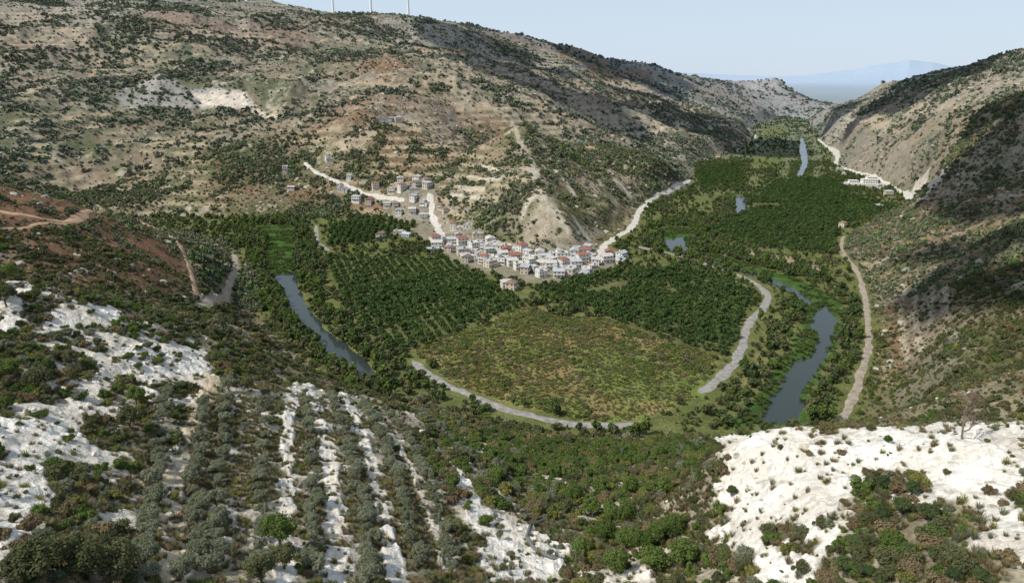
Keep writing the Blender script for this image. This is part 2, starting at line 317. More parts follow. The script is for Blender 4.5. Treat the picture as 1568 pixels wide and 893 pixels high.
def leafmat(n,c1,c2,trans=.25):
    m,N_,L=newmat(n);o=N_.new('ShaderNodeOutputMaterial')
    oi=N_.new('ShaderNodeObjectInfo');tc=N_.new('ShaderNodeTexCoord')
    mx=N_.new('ShaderNodeMix');mx.data_type='RGBA';mx.inputs[6].default_value=(*c1,1);mx.inputs[7].default_value=(*c2,1)
    if trans>0:
        nz=N_.new('ShaderNodeTexNoise');nz.inputs['Scale'].default_value=1.3;nz.inputs['Detail'].default_value=2
        L.new(tc.outputs['Object'],nz.inputs[0])
        mr=N_.new('ShaderNodeMath');mr.operation='MULTIPLY_ADD';mr.inputs[1].default_value=.9;L.new(oi.outputs['Random'],mr.inputs[0])
        m2=N_.new('ShaderNodeMath');m2.operation='MULTIPLY_ADD';m2.inputs[1].default_value=1.4;m2.inputs[2].default_value=-.65;L.new(nz.outputs[0],m2.inputs[0]);L.new(m2.outputs[0],mr.inputs[2]);mr.use_clamp=True
        L.new(mr.outputs[0],mx.inputs[0])
    else: L.new(oi.outputs['Random'],mx.inputs[0])
    d=N_.new('ShaderNodeBsdfDiffuse');L.new(mx.outputs[2],d.inputs[0])
    if trans>0:
        t=N_.new('ShaderNodeBsdfTranslucent');s=N_.new('ShaderNodeMixShader');s.inputs[0].default_value=trans
        L.new(mx.outputs[2],t.inputs[0]);L.new(d.outputs[0],s.inputs[1]);L.new(t.outputs[0],s.inputs[2]);L.new(s.outputs[0],o.inputs[0])
    else: L.new(d.outputs[0],o.inputs[0])
    return m
M_ter=terrain_mat()
M_bark=simple('bark',(.15,.12,.09),.9,.3,3)
LM={}
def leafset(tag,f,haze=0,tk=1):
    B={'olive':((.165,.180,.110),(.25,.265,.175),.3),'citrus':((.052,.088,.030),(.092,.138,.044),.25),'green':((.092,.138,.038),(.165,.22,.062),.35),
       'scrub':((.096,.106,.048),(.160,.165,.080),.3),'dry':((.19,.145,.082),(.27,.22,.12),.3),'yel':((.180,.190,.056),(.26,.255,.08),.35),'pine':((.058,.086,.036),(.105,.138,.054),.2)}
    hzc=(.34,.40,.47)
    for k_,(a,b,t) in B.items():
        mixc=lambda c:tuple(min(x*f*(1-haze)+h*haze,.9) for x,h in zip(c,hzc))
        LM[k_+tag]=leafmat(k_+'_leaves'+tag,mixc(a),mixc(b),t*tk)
leafset('',1.0);leafset('_distant_hazed',1.0,.06,0);leafset('_mountain_hazed',1.05,.16,0);leafset('_farthest_hazed',1.05,.34,0)  # far leaf sets are copies with distance haze mixed into their colours

# ------------------------------------------------------------ terrain mesh
def link(o): scn.collection.objects.link(o);return o
me=bpy.data.meshes.new('terrain')
V=np.column_stack([X,Y,Z]).astype(np.float32)
ii,jj=np.meshgrid(np.arange(nr-1),np.arange(nt-1),indexing='ij')
a=(ii*nt+jj).ravel();faces=np.column_stack([a,a+1,a+nt+1,a+nt])[:, ::-1].astype(np.int32)
def fill(me,V,faces):
    k=faces.shape[1]
    me.vertices.add(len(V));me.vertices.foreach_set('co',V.ravel())
    me.loops.add(faces.size);me.loops.foreach_set('vertex_index',np.ascontiguousarray(faces).ravel())
    me.polygons.add(len(faces));me.polygons.foreach_set('loop_start',np.arange(0,faces.size,k,dtype=np.int32))
    me.update(calc_edges=True)
fill(me,V,faces)
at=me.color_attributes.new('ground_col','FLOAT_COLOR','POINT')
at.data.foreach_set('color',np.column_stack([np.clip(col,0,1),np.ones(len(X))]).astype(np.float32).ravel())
at=me.attributes.new('chalk','FLOAT','POINT');at.data.foreach_set('value',chalk.astype(np.float32))
me.polygons.foreach_set('use_smooth',np.ones(len(faces),bool))
me.materials.append(M_ter)
link(bpy.data.objects.new('terrain',me))
print('mesh',time.time()-T0)

# ------------------------------------------------------------ river
m,N_,L=newmat('river_water');o=N_.new('ShaderNodeOutputMaterial');b=N_.new('ShaderNodeBsdfPrincipled');L.new(b.outputs[0],o.inputs[0])
b.inputs['Base Color'].default_value=(.034,.045,.040,1);b.inputs['Roughness'].default_value=.16;b.inputs['IOR'].default_value=1.33;b.inputs['Specular IOR Level'].default_value=.36
ge=N_.new('ShaderNodeNewGeometry');nz=N_.new('ShaderNodeTexNoise');nz.inputs['Scale'].default_value=.35;nz.inputs['Detail'].default_value=4;L.new(ge.outputs['Position'],nz.inputs[0])
bp=N_.new('ShaderNodeBump');bp.inputs['Strength'].default_value=.3;bp.inputs['Distance'].default_value=.2;L.new(nz.outputs[0],bp.inputs['Height']);L.new(bp.outputs[0],b.inputs['Normal'])
me=bpy.data.meshes.new('river');me.from_pydata([(-420,240,-.8),(620,240,-.8),(1000,2600,-.8),(-420,2600,-.8)],[],[(0,1,2,3)]);me.materials.append(m)
link(bpy.data.objects.new('river',me))

# ------------------------------------------------------------ roads (draped ribbons)
M_gravel=simple('pale_gravel',(.52,.49,.43),.95,.25,.4);M_grey=simple('grey_gravel',(.28,.265,.235),.95,.35,.35);M_dirt=simple('dirt_track',(.32,.27,.205),.95,.35,.3);M_red=simple('red_dirt_track',(.42,.28,.17),.95,.3,.3)
road_lines=[]
def ribbon(name,px,w,mat,wp=None,lift=.28):
    pts=np.array(wp if wp is not None else PP(px))
    for _ in range(2):
        q=[pts[0]]
        for i in range(len(pts)-1):
            q+= [pts[i]*.75+pts[i+1]*.25,pts[i]*.25+pts[i+1]*.75]
        q.append(pts[-1]);pts=np.array(q)
    road_lines.append((pts.tolist(),w))
    seg=np.hypot(*np.diff(pts,axis=0).T);s=np.concatenate([[0],np.cumsum(seg)]);n=max(int(s[-1]/1.2),4)
    t=np.linspace(0,s[-1],n);x=np.interp(t,s,pts[:,0]);y=np.interp(t,s,pts[:,1])
    dx=np.gradient(x);dy=np.gradient(y);l=np.hypot(dx,dy)+1e-9;nx,ny=-dy/l,dx/l
    rows=[];K=5
    endt=np.clip(np.minimum(t,s[-1]-t)/6+.25,0,1)
    wl=w/2*(1+.8*(fbm(x,y,8,4,5)-.5)*2)*endt;wr=w/2*(1+.8*(fbm(x,y,8,4,8)-.5)*2)*endt
    for kx in range(K):
        f_=-1+2*kx/(K-1);ww=np.where(f_<0,wl,wr)*f_
        px_=x+nx*ww;py_=y+ny*ww
        rows.append(np.column_stack([px_,py_,H(px_,py_)+lift*(1 if abs(f_)<.9 else .2)]))
    V=np.stack(rows,1).reshape(-1,3);i,j=np.meshgrid(np.arange(n-1),np.arange(K-1),indexing='ij');a=(i*K+j).ravel()
    me=bpy.data.meshes.new(name);fill(me,V.astype(np.float32),np.column_stack([a,a+K,a+K+1,a+1])[:, ::-1].astype(np.int32));me.materials.append(mat)
    me.polygons.foreach_set('use_smooth',np.ones(len(me.polygons),bool))
    link(bpy.data.objects.new(name,me))
ribbon('gravel_road',None,5.4,M_grey,z0([(632,552),(655,572),(700,598),(760,622),(830,642),(880,650),(930,653),(985,650)]))
ribbon('gravel_road',None,5.4,M_grey,z0([(1070,602),(1095,585),(1130,555),(1140,520),(1145,492),(1172,470),(1178,452),(1150,428),(1105,413),(1065,400),(1020,387),(975,378)]))
ribbon('dirt_track',None,4.0,M_dirt,z0([(1292,362),(1285,385),(1312,410),(1325,455),(1332,530),(1318,572),(1305,615),(1280,658)]))
ribbon('village_road',[(918,398),(922,378),(945,362),(970,350),(978,322),(1000,302),(1035,292),(1056,276)],7,M_gravel)
ribbon('village_road',[(466,250),(478,262),(530,285),(585,302),(620,308)],5,M_gravel,lift=.8)
ribbon('village_road',[(656,296),(660,320),(668,345),(678,364)],7,M_gravel)
ribbon('valley_road',[(1252,213),(1288,232),(1276,252),(1305,264),(1350,275),(1378,292),(1395,306)],7,M_gravel)
ribbon('dirt_track',[(358,390),(364,412),(350,440),(325,462),(292,474)],4.5,M_dirt)
ribbon('dirt_track',[(484,345),(486,372),(505,385)],3.5,M_grey)
ribbon('hill_track',[(785,188),(788,215),(812,238)],4.0,M_dirt,lift=.6)
for l,w in [([(-30,318),(50,334),(130,345),(243,353)],5),([(-20,356),(60,342),(110,345)],3.5),([(243,353),(280,385),(295,420),(300,455)],3.0),([(205,335),(243,353)],3)]:
    ribbon('dirt_track',l,w,M_red,lift=.5)
print('roads',time.time()-T0)

# ------------------------------------------------------------ plants
def leaf_crown(n,center,rad3,leaf,nclump,seed,elong=1.6):
    g=np.random.default_rng(seed)
    d=g.normal(size=(nclump,3));d/=np.linalg.norm(d,axis=1)[:,None]
    d[:,2]=np.abs(d[:,2])*1.0-.25*(g.random(nclump))
    cc=d*(g.random((nclump,1))**.5*.8)
    cr=.15+.26*g.random(nclump)
    k=g.integers(0,nclump,n)
    e=g.normal(size=(n,3));e/=np.linalg.norm(e,axis=1)[:,None]
    p=cc[k]+e*(cr[k]*(.5+.7*g.random(n)))[:,None]
    p=p*np.array(rad3)+np.array(center)
    nrm=e+g.normal(size=(n,3))*.6+np.array([0,0,.45]);nrm/=np.linalg.norm(nrm,axis=1)[:,None]
    t=np.cross(nrm,g.normal(size=(n,3)));t/=np.linalg.norm(t,axis=1)[:,None]
    b=np.cross(nrm,t);s=leaf*(.6+.8*g.random(n))[:,None]
    t=t*s*elong*.5;b=b*s*.5
    V=np.stack([p-t,p+b*.9,p+t,p-b*.9],1).reshape(-1,3)
    return V,np.arange(4*n).reshape(n,4)
def tube(pts,rads,sides=6):
    V=[];Fc=[]
    pts=[Vector(p) for p in pts]
    for i,p in enumerate(pts):
        d=(pts[min(i+1,len(pts)-1)]-pts[max(i-1,0)]).normalized()
        u=d.cross(Vector((.3,1,.1))).normalized();w=d.cross(u)
        for s in range(sides):
            a=2*math.pi*s/sides;V.append(tuple(p+(u*math.cos(a)+w*math.sin(a))*rads[i]))
    for i in range(len(pts)-1):
        for s in range(sides):
            Fc.append((i*sides+s,i*sides+(s+1)%sides,(i+1)*sides+(s+1)%sides,(i+1)*sides+s))
    return np.array(V),np.array(Fc)
def plant(name,mat,n,rad3,ht,leaf,ncl,seed,trunk=0.0,tr=.12,limbs=4,elong=1.6):
    Vl,Fl=leaf_crown(n,(0,0,ht),rad3,leaf,ncl,seed,elong=elong)
    Vs=[Vl];Fs=[Fl];off=len(Vl);g=random.Random(seed)
    nl=len(Fl)
    if trunk>0:
        segs=[([(0,0,-.3),(g.uniform(-.1,.1),g.uniform(-.1,.1),trunk*.5),(g.uniform(-.2,.2),g.uniform(-.2,.2),trunk)],[tr*1.3,tr,tr*.8])]
        for i in range(limbs):
            a=i*2*math.pi/limbs+g.uniform(-.4,.4);R_=rad3[0]*.62
            segs.append(([(0,0,trunk*.85),(math.cos(a)*R_*.45,math.sin(a)*R_*.45,trunk+(ht-trunk)*.5),(math.cos(a)*R_,math.sin(a)*R_,ht+rad3[2]*g.uniform(0,.45))],[tr*.6,tr*.4,tr*.12]))
        for p,r in segs:
            v,f_=tube(p,r);Vs.append(v);Fs.append(f_+off);off+=len(v)
    me=bpy.data.meshes.new(name);fill(me,np.concatenate(Vs).astype(np.float32),np.concatenate(Fs).astype(np.int32))
    me.materials.append(mat);me.materials.append(M_bark)
    mi=np.zeros(len(me.polygons),np.int32);mi[nl:]=1;me.polygons.foreach_set('material_index',mi)
    return me
def collection(name,meshes):
    c=bpy.data.collections.new(name)
    for i,m_ in enumerate(meshes): c.objects.link(bpy.data.objects.new(m_.name,m_))
    return c
near_ol=[plant('olive_tree_form%d'%i,LM['olive'],3800,(1.9,1.9,1.5),2.1,.18,30,100+i,1.0,.16,elong=2.2) for i in range(4)]
def trio(tag,n,leaf,ms=''):
    out=[]
    specs=[('a_green','green'),('b_green','green'),('c_scrub','scrub'),('d_scrub','scrub'),('e_dry','dry'),('f_dry','dry'),('g_yellow','yel'),('h_olive','olive'),('i_pine','pine')]
    for i,(s,mt) in enumerate(specs):
        out.append(plant('%s_shrub_%s'%(s,tag),LM[mt+ms],n,(1,1,.75+.15*(i%2)),.52,leaf,18 if n>300 else 8,200+i,.35,.07,3))
    return collection('shrubs_'+tag,out)
c_near=trio('near',2200,.125);c_mid=trio('mid',380,.28);c_far=trio('far',80,.60,'_distant_hazed');c_mtn=trio('mountain',44,.78,'_mountain_hazed');c_fst=trio('farthest',36,.85,'_farthest_hazed')
def tuft(name,mat,seed):
    g=np.random.default_rng(seed);n=90
    a=g.uniform(0,6.283,n);r=g.random(n)*.5;bx=np.cos(a)*r;by=np.sin(a)*r;h=g.uniform(.5,1.1,n);w=.05
    tx=bx+np.cos(a)*h*.45;ty=by+np.sin(a)*h*.45
    px=-np.sin(a)*w;py=np.cos(a)*w
    V=np.stack([np.column_stack([bx-px,by-py,0*h]),np.column_stack([bx+px,by+py,0*h]),np.column_stack([tx+px*.3,ty+py*.3,h]),np.column_stack([tx-px*.3,ty-py*.3,h])],1).reshape(-1,3)
    me=bpy.data.meshes.new(name);fill(me,V.astype(np.float32),np.arange(4*n).reshape(n,4).astype(np.int32));me.materials.append(mat);return me
c_tuft=collection('grass_tuft_forms',[tuft('a_grass_tuft',LM['dry'],1),tuft('b_grass_tuft',LM['yel'],2),tuft('c_grass_tuft',LM['olive'],3)])
c_reed=collection('reed_forms',[tuft('a_reeds',LM['green'],4),tuft('b_reeds',LM['pine'],5),tuft('c_reeds',LM['scrub'],6)])
c_cit=collection('citrus_trees',[plant('citrus_tree_%d'%i,LM['citrus'],260,(1,1,.95),1.05,.40,12,300+i,.4,.09,3) for i in range(3)])
c_riv=collection('riverside_tree_forms',[plant('a_poplar_form',LM['green'],360,(.8,.8,1.3),1.3,.36,16,401,.6,.09),plant('b_willow_form',LM['scrub'],360,(1,1,1),1.05,.36,14,402,.5,.09),plant('c_alder_form',LM['pine'],360,(.95,.95,1.15),1.2,.36,14,403,.5,.09),plant('d_plane_form',LM['pine'],360,(1,1,1.1),1.1,.38,14,404,.5,.09)])
def rockmesh(name,seed,mat):
    bm=bmesh.new();bmesh.ops.create_icosphere(bm,subdivisions=2,radius=1)
    for v in bm.verts:
        n=mn.noise(v.co*1.3+Vector((seed,0,0)))+.4*mn.noise(v.co*3+Vector((0,seed,0)))
        v.co=v.co*(1+.55*n);v.co.z*=.6
        v.co.x=round(v.co.x*3)/3*.35+v.co.x*.65;v.co.z=round(v.co.z*3)/3*.4+v.co.z*.6
    me=bpy.data.meshes.new(name);bm.to_mesh(me);bm.free();me.materials.append(mat);return me
M_rockw=simple('white_limestone',(.66,.62,.55),.95,.3,1.2);M_rockg=simple('grey_limestone',(.40,.365,.30),.95,.3,1)
c_rock=collection('limestone_boulder_forms',[rockmesh('a_boulder_white',1,M_rockw),rockmesh('b_boulder_white',5,M_rockw),rockmesh('c_boulder_grey',9,M_rockg),rockmesh('d_boulder_grey',12,M_rockg)])

def instancer(name,coll,x,y,scl,idx,sz=None,dz=-.1):
    n=len(x)
    if n==0: return
    z=H(x,y)+dz*scl
    me=bpy.data.meshes.new(name);me.vertices.add(n);me.vertices.foreach_set('co',np.column_stack([x,y,z]).astype(np.float32).ravel())
    s=np.column_stack([scl*rng.uniform(.8,1.2,n),scl*rng.uniform(.8,1.2,n),scl*(sz if sz is not None else 1)*rng.uniform(.75,1.2,n)])
    me.attributes.new('scl','FLOAT_VECTOR','POINT').data.foreach_set('vector',s.astype(np.float32).ravel())
    rt=np.zeros((n,3));rt[:,2]=rng.uniform(0,6.283,n)
    me.attributes.new('rot','FLOAT_VECTOR','POINT').data.foreach_set('vector',rt.astype(np.float32).ravel())
    me.attributes.new('idx','INT','POINT').data.foreach_set('value',np.asarray(idx,dtype=np.int32))
    ob=link(bpy.data.objects.new(name,me))
    ng=bpy.data.node_groups.new(name+'_nodes','GeometryNodeTree')
    ng.interface.new_socket('Geometry',in_out='INPUT',socket_type='NodeSocketGeometry');ng.interface.new_socket('Geometry',in_out='OUTPUT',socket_type='NodeSocketGeometry')
    gi=ng.nodes.new('NodeGroupInput');go=ng.nodes.new('NodeGroupOutput');ip=ng.nodes.new('GeometryNodeInstanceOnPoints')
    ci=ng.nodes.new('GeometryNodeCollectionInfo');ci.inputs['Collection'].default_value=coll;ci.inputs['Separate Children'].default_value=True;ci.inputs['Reset Children'].default_value=True
    def na(nm,t):
        q=ng.nodes.new('GeometryNodeInputNamedAttribute');q.data_type=t;q.inputs['Name'].default_value=nm
        return [o_ for o_ in q.outputs if o_.enabled and o_.name=='Attribute'][0]
    ip.inputs['Pick Instance'].default_value=True
    Ln=ng.links.new
    Ln(gi.outputs[0],ip.inputs['Points']);Ln(ci.outputs[0],ip.inputs['Instance']);Ln(na('idx','INT'),ip.inputs['Instance Index']);Ln(na('rot','FLOAT_VECTOR'),ip.inputs['Rotation']);Ln(na('scl','FLOAT_VECTOR'),ip.inputs['Scale']);Ln(ip.outputs[0],go.inputs[0])
    md=ob.modifiers.new('instances','NODES');md.node_group=ng
    print(name,n)

def annulus(n,r1,r2,a=43):
    r=np.sqrt(rng.random(n)*(r2*r2-r1*r1)+r1*r1);t=np.radians(rng.uniform(-a,a,n));return r*np.sin(t),r*np.cos(t)
def near_road(x,y,pad=1.0):
    m=np.zeros(len(x),bool)
    for pl,w in road_lines:
        a=np.array(pl);mn_=a.min(0)-w-pad;mx=a.max(0)+w+pad
        k=np.where((x>mn_[0])&(x<mx[0])&(y>mn_[1])&(y<mx[1]))[0]
        if len(k): m[k]|=dline(pl,x[k],y[k])<w/2+pad
    return m
def in_any(polys,x,y):
    m=np.zeros(len(x),bool)
    for p in polys: m|=inside(p,x,y)
    return m
lum=(col@np.array([.3,.6,.1])).reshape(nr,nt);CH2=chalk.reshape(nr,nt)
def gidx(x,y):
    r=np.hypot(x,y);t=np.arctan2(x,y)
    i=np.clip(np.rint(np.interp(r,rad,np.arange(nr))),0,nr-1).astype(int);j=np.clip(np.rint(np.interp(t,th,np.arange(nt))),0,nt-1).astype(int)
    return i,j
def chalk_at(x,y): return CH2[gidx(x,y)]
def lum_at(x,y): return lum[gidx(x,y)]
def pal(x,y,w,sc=35):
    n=len(x);w=np.array(w,float);w/=w.sum();c=np.cumsum(w)
    q=.65*np.clip((fbm(x,y,sc,2,55)-.25)/.5,0,1)+.35*rng.random(n)
    u=np.where(rng.random(n)<.5,rng.random(n),q)
    return np.clip(np.searchsorted(c,u),0,8)
hx=[]
def addh(poly,n,dmin):
    a=np.array(poly);mn_=a.min(0);mx=a.max(0);c=0
    for _ in range(6000):
        if c>=n: break
        x=random.uniform(mn_[0],mx[0]);y=random.uniform(mn_[1],mx[1])
        if not inside(poly,np.array([x]),np.array([y]))[0]: continue
        if any((x-q[0])**2+(y-q[1])**2<dmin**2 for q in hx): continue
        if near_road(np.array([x]),np.array([y]),4)[0]: continue
        hx.append((x,y));c+=1
addh(PP([(705,378),(745,372),(800,385),(830,395),(800,410),(735,408),(700,400)]),30,10.5)
addh(PP([(800,392),(860,392),(905,382),(918,400),(895,425),(850,430),(790,415)]),42,10)
addh(PP([(650,372),(700,368),(705,392),(665,388)]),8,12)
addh(PP([(612,278),(650,276),(662,300),(655,340),(590,325)]),40,11.5)
addh(PP([(925,392),(955,393),(955,405),(925,405)]),4,12)
addh(PP([(690,350),(735,352),(740,366),(700,368)]),8,12)
addh(PP([(520,285),(590,300),(595,318),(515,300)]),9,16)
extra=[(583,185),(597,184),(610,186),(503,247),(520,286),(437,262),(446,290),(775,440),(783,444),(1150,208),(1158,225),(1130,233),(1082,247),(1100,243),(1290,348),(1345,318),(610,358),(623,362),(583,365),(1145,200),(1158,212),(675,320),(682,326),(535,275),(575,290),(1345,290),(1285,262),(1292,270),(1360,300)]
for e in extra: hx.append(pick(*e))
fac=pick(1322,284)
hxa=np.array(hx)
def near_house(x,y,d=7):
    m=(x-fac[0])**2+(y-fac[1])**2<34**2
    for q in hxa: m|=((x-q[0])**2+(y-q[1])**2<d*d)|((np.abs(x-q[0])<6)&(y<q[1])&(y>q[1]-12)&(y>600))
    return m
def ok(x,y,roadpad=1.5,hd=7):
    return ~(in_any(WAT,x,y)|near_road(x,y,roadpad)|near_house(x,y,hd))
cx_,cy_=[],[]
for q,ang in zip(cit,[.35,.5,.2,.1,.2,.2]):
    a=np.array(q);c0=a.mean(0);R_=np.abs(a-c0).max()*1.5
    g=np.arange(-R_,R_,6.2);gx,gy=np.meshgrid(g,np.arange(-R_,R_,4.0));gx=gx.ravel();gy=gy.ravel()
    x=c0[0]+gx*math.cos(ang)-gy*math.sin(ang)+rng.normal(0,.35,gx.size);y=c0[1]+gx*math.sin(ang)+gy*math.cos(ang)+rng.normal(0,.5,gx.size)
    m=inside(q,x,y)&(rng.random(gx.size)<.94)&(fbm(x,y,35,2,15)>.2);cx_.append(x[m]);cy_.append(y[m])
x=np.concatenate(cx_);y=np.concatenate(cy_);m=ok(x,y,2,7)&~in_any(ALG,x,y);x,y=x[m],y[m]
instancer('citrus_orchard',c_cit,x,y,rng.uniform(1.9,2.9,len(x))*(.72+.55*fbm(x,y,40,2,16)),rng.integers(0,3,len(x)))
x=rng.uniform(-120,220,26000);y=rng.uniform(270,480,26000);m=inside(field,x,y)&ok(x,y);x,y=x[m],y[m]
dn=.5*fbm(x,y,30,3,71)+.5*fbm(x,y,9,2,73);m=rng.random(len(x))<.07+.75*ss(.43,.61,dn);x,y=x[m],y[m]
instancer('meadow_scrub',c_mid,x,y,rng.uniform(.4,1.6,len(x))*(.6+1.0*fbm(x,y,20,2,5)),pal(x,y,[4,4,1.2,.6,1.2,.7,5.5,1.0,.3],30),sz=.75)
x=rng.uniform(-120,220,30000);y=rng.uniform(270,480,30000);m=inside(field,x,y)&ok(x,y);x,y=x[m],y[m]
instancer('meadow_grass',c_tuft,x,y,rng.uniform(.4,1.1,len(x)),rng.choice([0,0,1,1,2],len(x)))
x=rng.uniform(-300,320,90000);y=rng.uniform(265,760,90000);m=in_any(ALG,x,y)&~in_any(WAT,x,y)&(fbm(x,y,14,3,75)>.44);x,y=x[m],y[m];m=rng.random(len(x))<.8;x,y=x[m],y[m]
instancer('reed_bed',c_reed,x,y,rng.uniform(.8,1.9,len(x)),rng.choice([0,0,0,1,2],len(x)))
x=rng.uniform(-420,650,120000);y=rng.uniform(262,1300,120000);x2=rng.uniform(100,1100,44000);y2=rng.uniform(1300,3000,44000);x=np.concatenate([x,x2]);y=np.concatenate([y,y2])
m=inside(floor,x,y)&~in_any(cit,x,y)&~inside(field,x,y)&~inside(vill,x,y)&~in_any(ALG,x,y)&~(in_any(open_f,x,y)&(rng.random(len(x))<.75));x,y=x[m],y[m];m=ok(x,y,2.0,7);x,y=x[m],y[m]
dw=np.full(len(x),1e9)
for w in WAT+ALG: dw=np.minimum(dw,dline(w,x,y,True))
dn=fbm(x,y,40,3,72);pr=np.where(dw<14,1.0,.22+.55*ss(.43,.61,dn))
m=rng.random(len(x))<pr*.68;x,y,dw,=x[m],y[m],dw[m]
s=np.where(dw<20,rng.uniform(1.4,3.6,len(x)),rng.uniform(.8,3.1,len(x)))
s=np.where((y>900)&(dw<25),s*.5,s)
right=(x>60)&(y<520)
s=np.where(right&(rng.random(len(x))<.75),s*.5,s)
instancer('riverside_trees',c_riv,x,y,s,rng.choice([0,0,1,1,2,3],len(x)))
def hills(name,coll,n,r1,r2,smin,smax,w,thr=(.42,.60),base=.24):
    x,y=annulus(n,r1,r2);m=~inside(floor,x,y)&ok(x,y,1.5,7);x,y=x[m],y[m]
    dn=.55*fbm(x,y,110,4,81)+.45*fbm(x,y,18,3,82)
    pr=base+(1-base)*ss(*thr,dn)
    rs=(x>.38*y)&(y<760);pr=np.where(rs,np.maximum(pr,.62),pr)
    pr*=np.where(inside(spur,x,y),.8,1)*np.where(chalk_at(x,y)>.5,.06,1)
    pr*=1-.8*ss(.24,.34,lum_at(x,y))
    if r2<1300: pr*=np.where(inside(vill,x,y),.4,1)
    m=rng.random(len(x))<pr;x,y,dn=x[m],y[m],dn[m]
    s=(smin+(smax-smin)*rng.random(len(x))**2.0)*(.65+.8*ss(.42,.65,dn))
    s=np.where(inside(spur,x,y),s*.7,s)
    s=np.where(inside(vill,x,y),s*.6,s)
    instancer(name,coll,x,y,s,pal(x,y,w))
hills('hillside_scrub',c_mid,46000,205,460,.5,2.2,[2,2,4,4,1.2,.8,.7,1.2,2.0])
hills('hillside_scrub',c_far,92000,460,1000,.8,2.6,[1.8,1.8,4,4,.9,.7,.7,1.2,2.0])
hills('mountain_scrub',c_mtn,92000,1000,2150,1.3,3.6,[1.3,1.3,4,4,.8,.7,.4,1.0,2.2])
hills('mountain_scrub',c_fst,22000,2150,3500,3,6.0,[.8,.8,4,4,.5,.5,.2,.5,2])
rows=[([(352,590),(340,700),(325,893)],3.8,2),([(318,620),(300,720),(296,893)],4.6,1),([(467,600),(478,690),(482,790),(480,893)],4.6,1),([(505,605),(535,690),(560,790),(572,893)],3.8,1),([(556,618),(598,700),(625,780),(648,893)],3.8,1),([(590,630),(640,700),(672,790),(695,893)],4.8,1),([(255,600),(245,700),(232,800),(215,893)],4.4,1),([(740,740),(760,800),(790,870)],4.6,1),([(775,770),(820,810),(850,860)],4.8,1),([(640,630),(700,690),(760,740)],4.4,1),([(405,600),(402,700),(395,893)],6.5,1)]
ol=[]
for l,sp_,k in rows:
    pts=np.array(PP(l));seg=np.hypot(*np.diff(pts,axis=0).T);s=np.concatenate([[0],np.cumsum(seg)])
    for t in np.arange(1,s[-1],sp_*.72):
        if random.random()<.06: continue
        x=np.interp(t,s,pts[:,0])+random.gauss(0,.45);y=np.interp(t,s,pts[:,1])+random.gauss(0,.4)
        ol.append((x,y))
ola=np.array(ol)
for (x,y) in ol:
    o=bpy.data.objects.new('olive_tree',random.choice(near_ol));s=random.uniform(.48,.84)
    if x>-6: s*=.62
    o.location=(x,y,H(x,y)[0]-.05);o.scale=(s*random.uniform(.9,1.1),s,s*random.uniform(.8,1.15));o.rotation_euler=(0,0,random.uniform(0,6.28));link(o)
print('olives',len(ol))
x,y=annulus(34000,40,215,44);m=~inside(floor,x,y)&ok(x,y);x,y=x[m],y[m]
ds=np.full(len(x),1e9)
for l,w,c in strips: ds=np.minimum(ds,dline(l,x,y)-w/2)
do=np.min((x[:,None]-ola[:,0])**2+(y[:,None]-ola[:,1])**2,axis=1)
dn=.5*fbm(x,y,22,3,83)+.5*fbm(x,y,6,2,84);ca=chalk_at(x,y)
pr=(.30+.65*ss(.34,.52,dn))*np.where(ca>.4,np.where(x<-20,.08,.035),1)*np.where(ds<.3,.04,1)*np.where(do<1.5**2,.1,1)
grove=inside(PP([(330,590),(620,620),(720,893),(200,893)]),x,y);pr*=np.where(grove,.45,1);sp2=inside(shrubpatch,x,y);pr=np.where(sp2,np.maximum(pr,.45),pr)
m=rng.random(len(x))<pr;x,y=x[m],y[m]
sl=(x>-30)&(x<70)&(y>110)
s=.25+1.25*rng.random(len(x))**2.2;s=np.where(sl,s*1.35,s);s=np.where(grove[m],s*.6,s);s=np.where((ca[m]>.4)&(x>0),s*.6,s)
instancer('foreground_shrubs',c_near,x,y,s,np.where(sl,pal(x,y,[5,5,1.5,1.5,1.2,.8,2.6,1.5,.5],20),pal(x,y,[3.4,3.4,2.8,2.8,1.9,1.5,1.8,2.6,.5],14)))
x,y=annulus(60000,42,170,44);ca=chalk_at(x,y);m=~inside(floor,x,y)&ok(x,y)&(rng.random(len(x))<np.where(ca>.4,.08,.8))&(fbm(x,y,9,3,86)>.40);x,y=x[m],y[m]
instancer('dry_grass_tufts',c_tuft,x,y,rng.uniform(.25,.8,len(x)),rng.choice([0,0,1,2],len(x)))
def tree_group(name,px_list,mat,n=4600,smin=.9,smax=1.2,rad=(2.1,2.1,1.9),ht=2.6,leaf=.19):
    ms=[plant(name+'_form%d'%i,mat,n,rad,ht,leaf,36,500+i+len(name),1.4,.17) for i in range(3)]
    for (u,v) in px_list:
        x,y=pick(u,v);o=bpy.data.objects.new(name,random.choice(ms));s=random.uniform(smin,smax);o.location=(x,y,H(x,y)[0]-.1);o.scale=(s,s,s*random.uniform(.85,1.1));o.rotation_euler=(0,0,random.uniform(0,6.28));link(o)
tree_group('mastic_tree',[(890,850),(925,830),(960,800),(905,790),(985,850),(940,880),(1000,880),(880,770),(920,760),(760,740),(965,760),(1030,820),(1045,870),(1020,760),(920,690),(1010,700),(960,840),(935,800),(1010,830),(20,580),(430,840),(210,620),(15,430),(0,460)],LM['green'])
tree_group('carob_tree',[(40,893),(90,880),(140,893),(190,893),(10,470),(0,440),(230,500),(200,660),(400,893),(435,870),(870,680),(1040,620),(1100,620),(400,560),(380,600),(110,560),(60,600),(300,500),(350,520),(60,893),(120,870)],LM['scrub'],smin=.75,smax=1.15)
tree_group('kermes_oak_tree',[(1310,840),(1350,800),(1390,850),(1430,860),(1460,890),(1330,885),(1380,790),(1350,750),(1395,760),(1290,880),(1500,893),(1120,760),(1420,800)],LM['pine'],smin=.35,smax=.6)
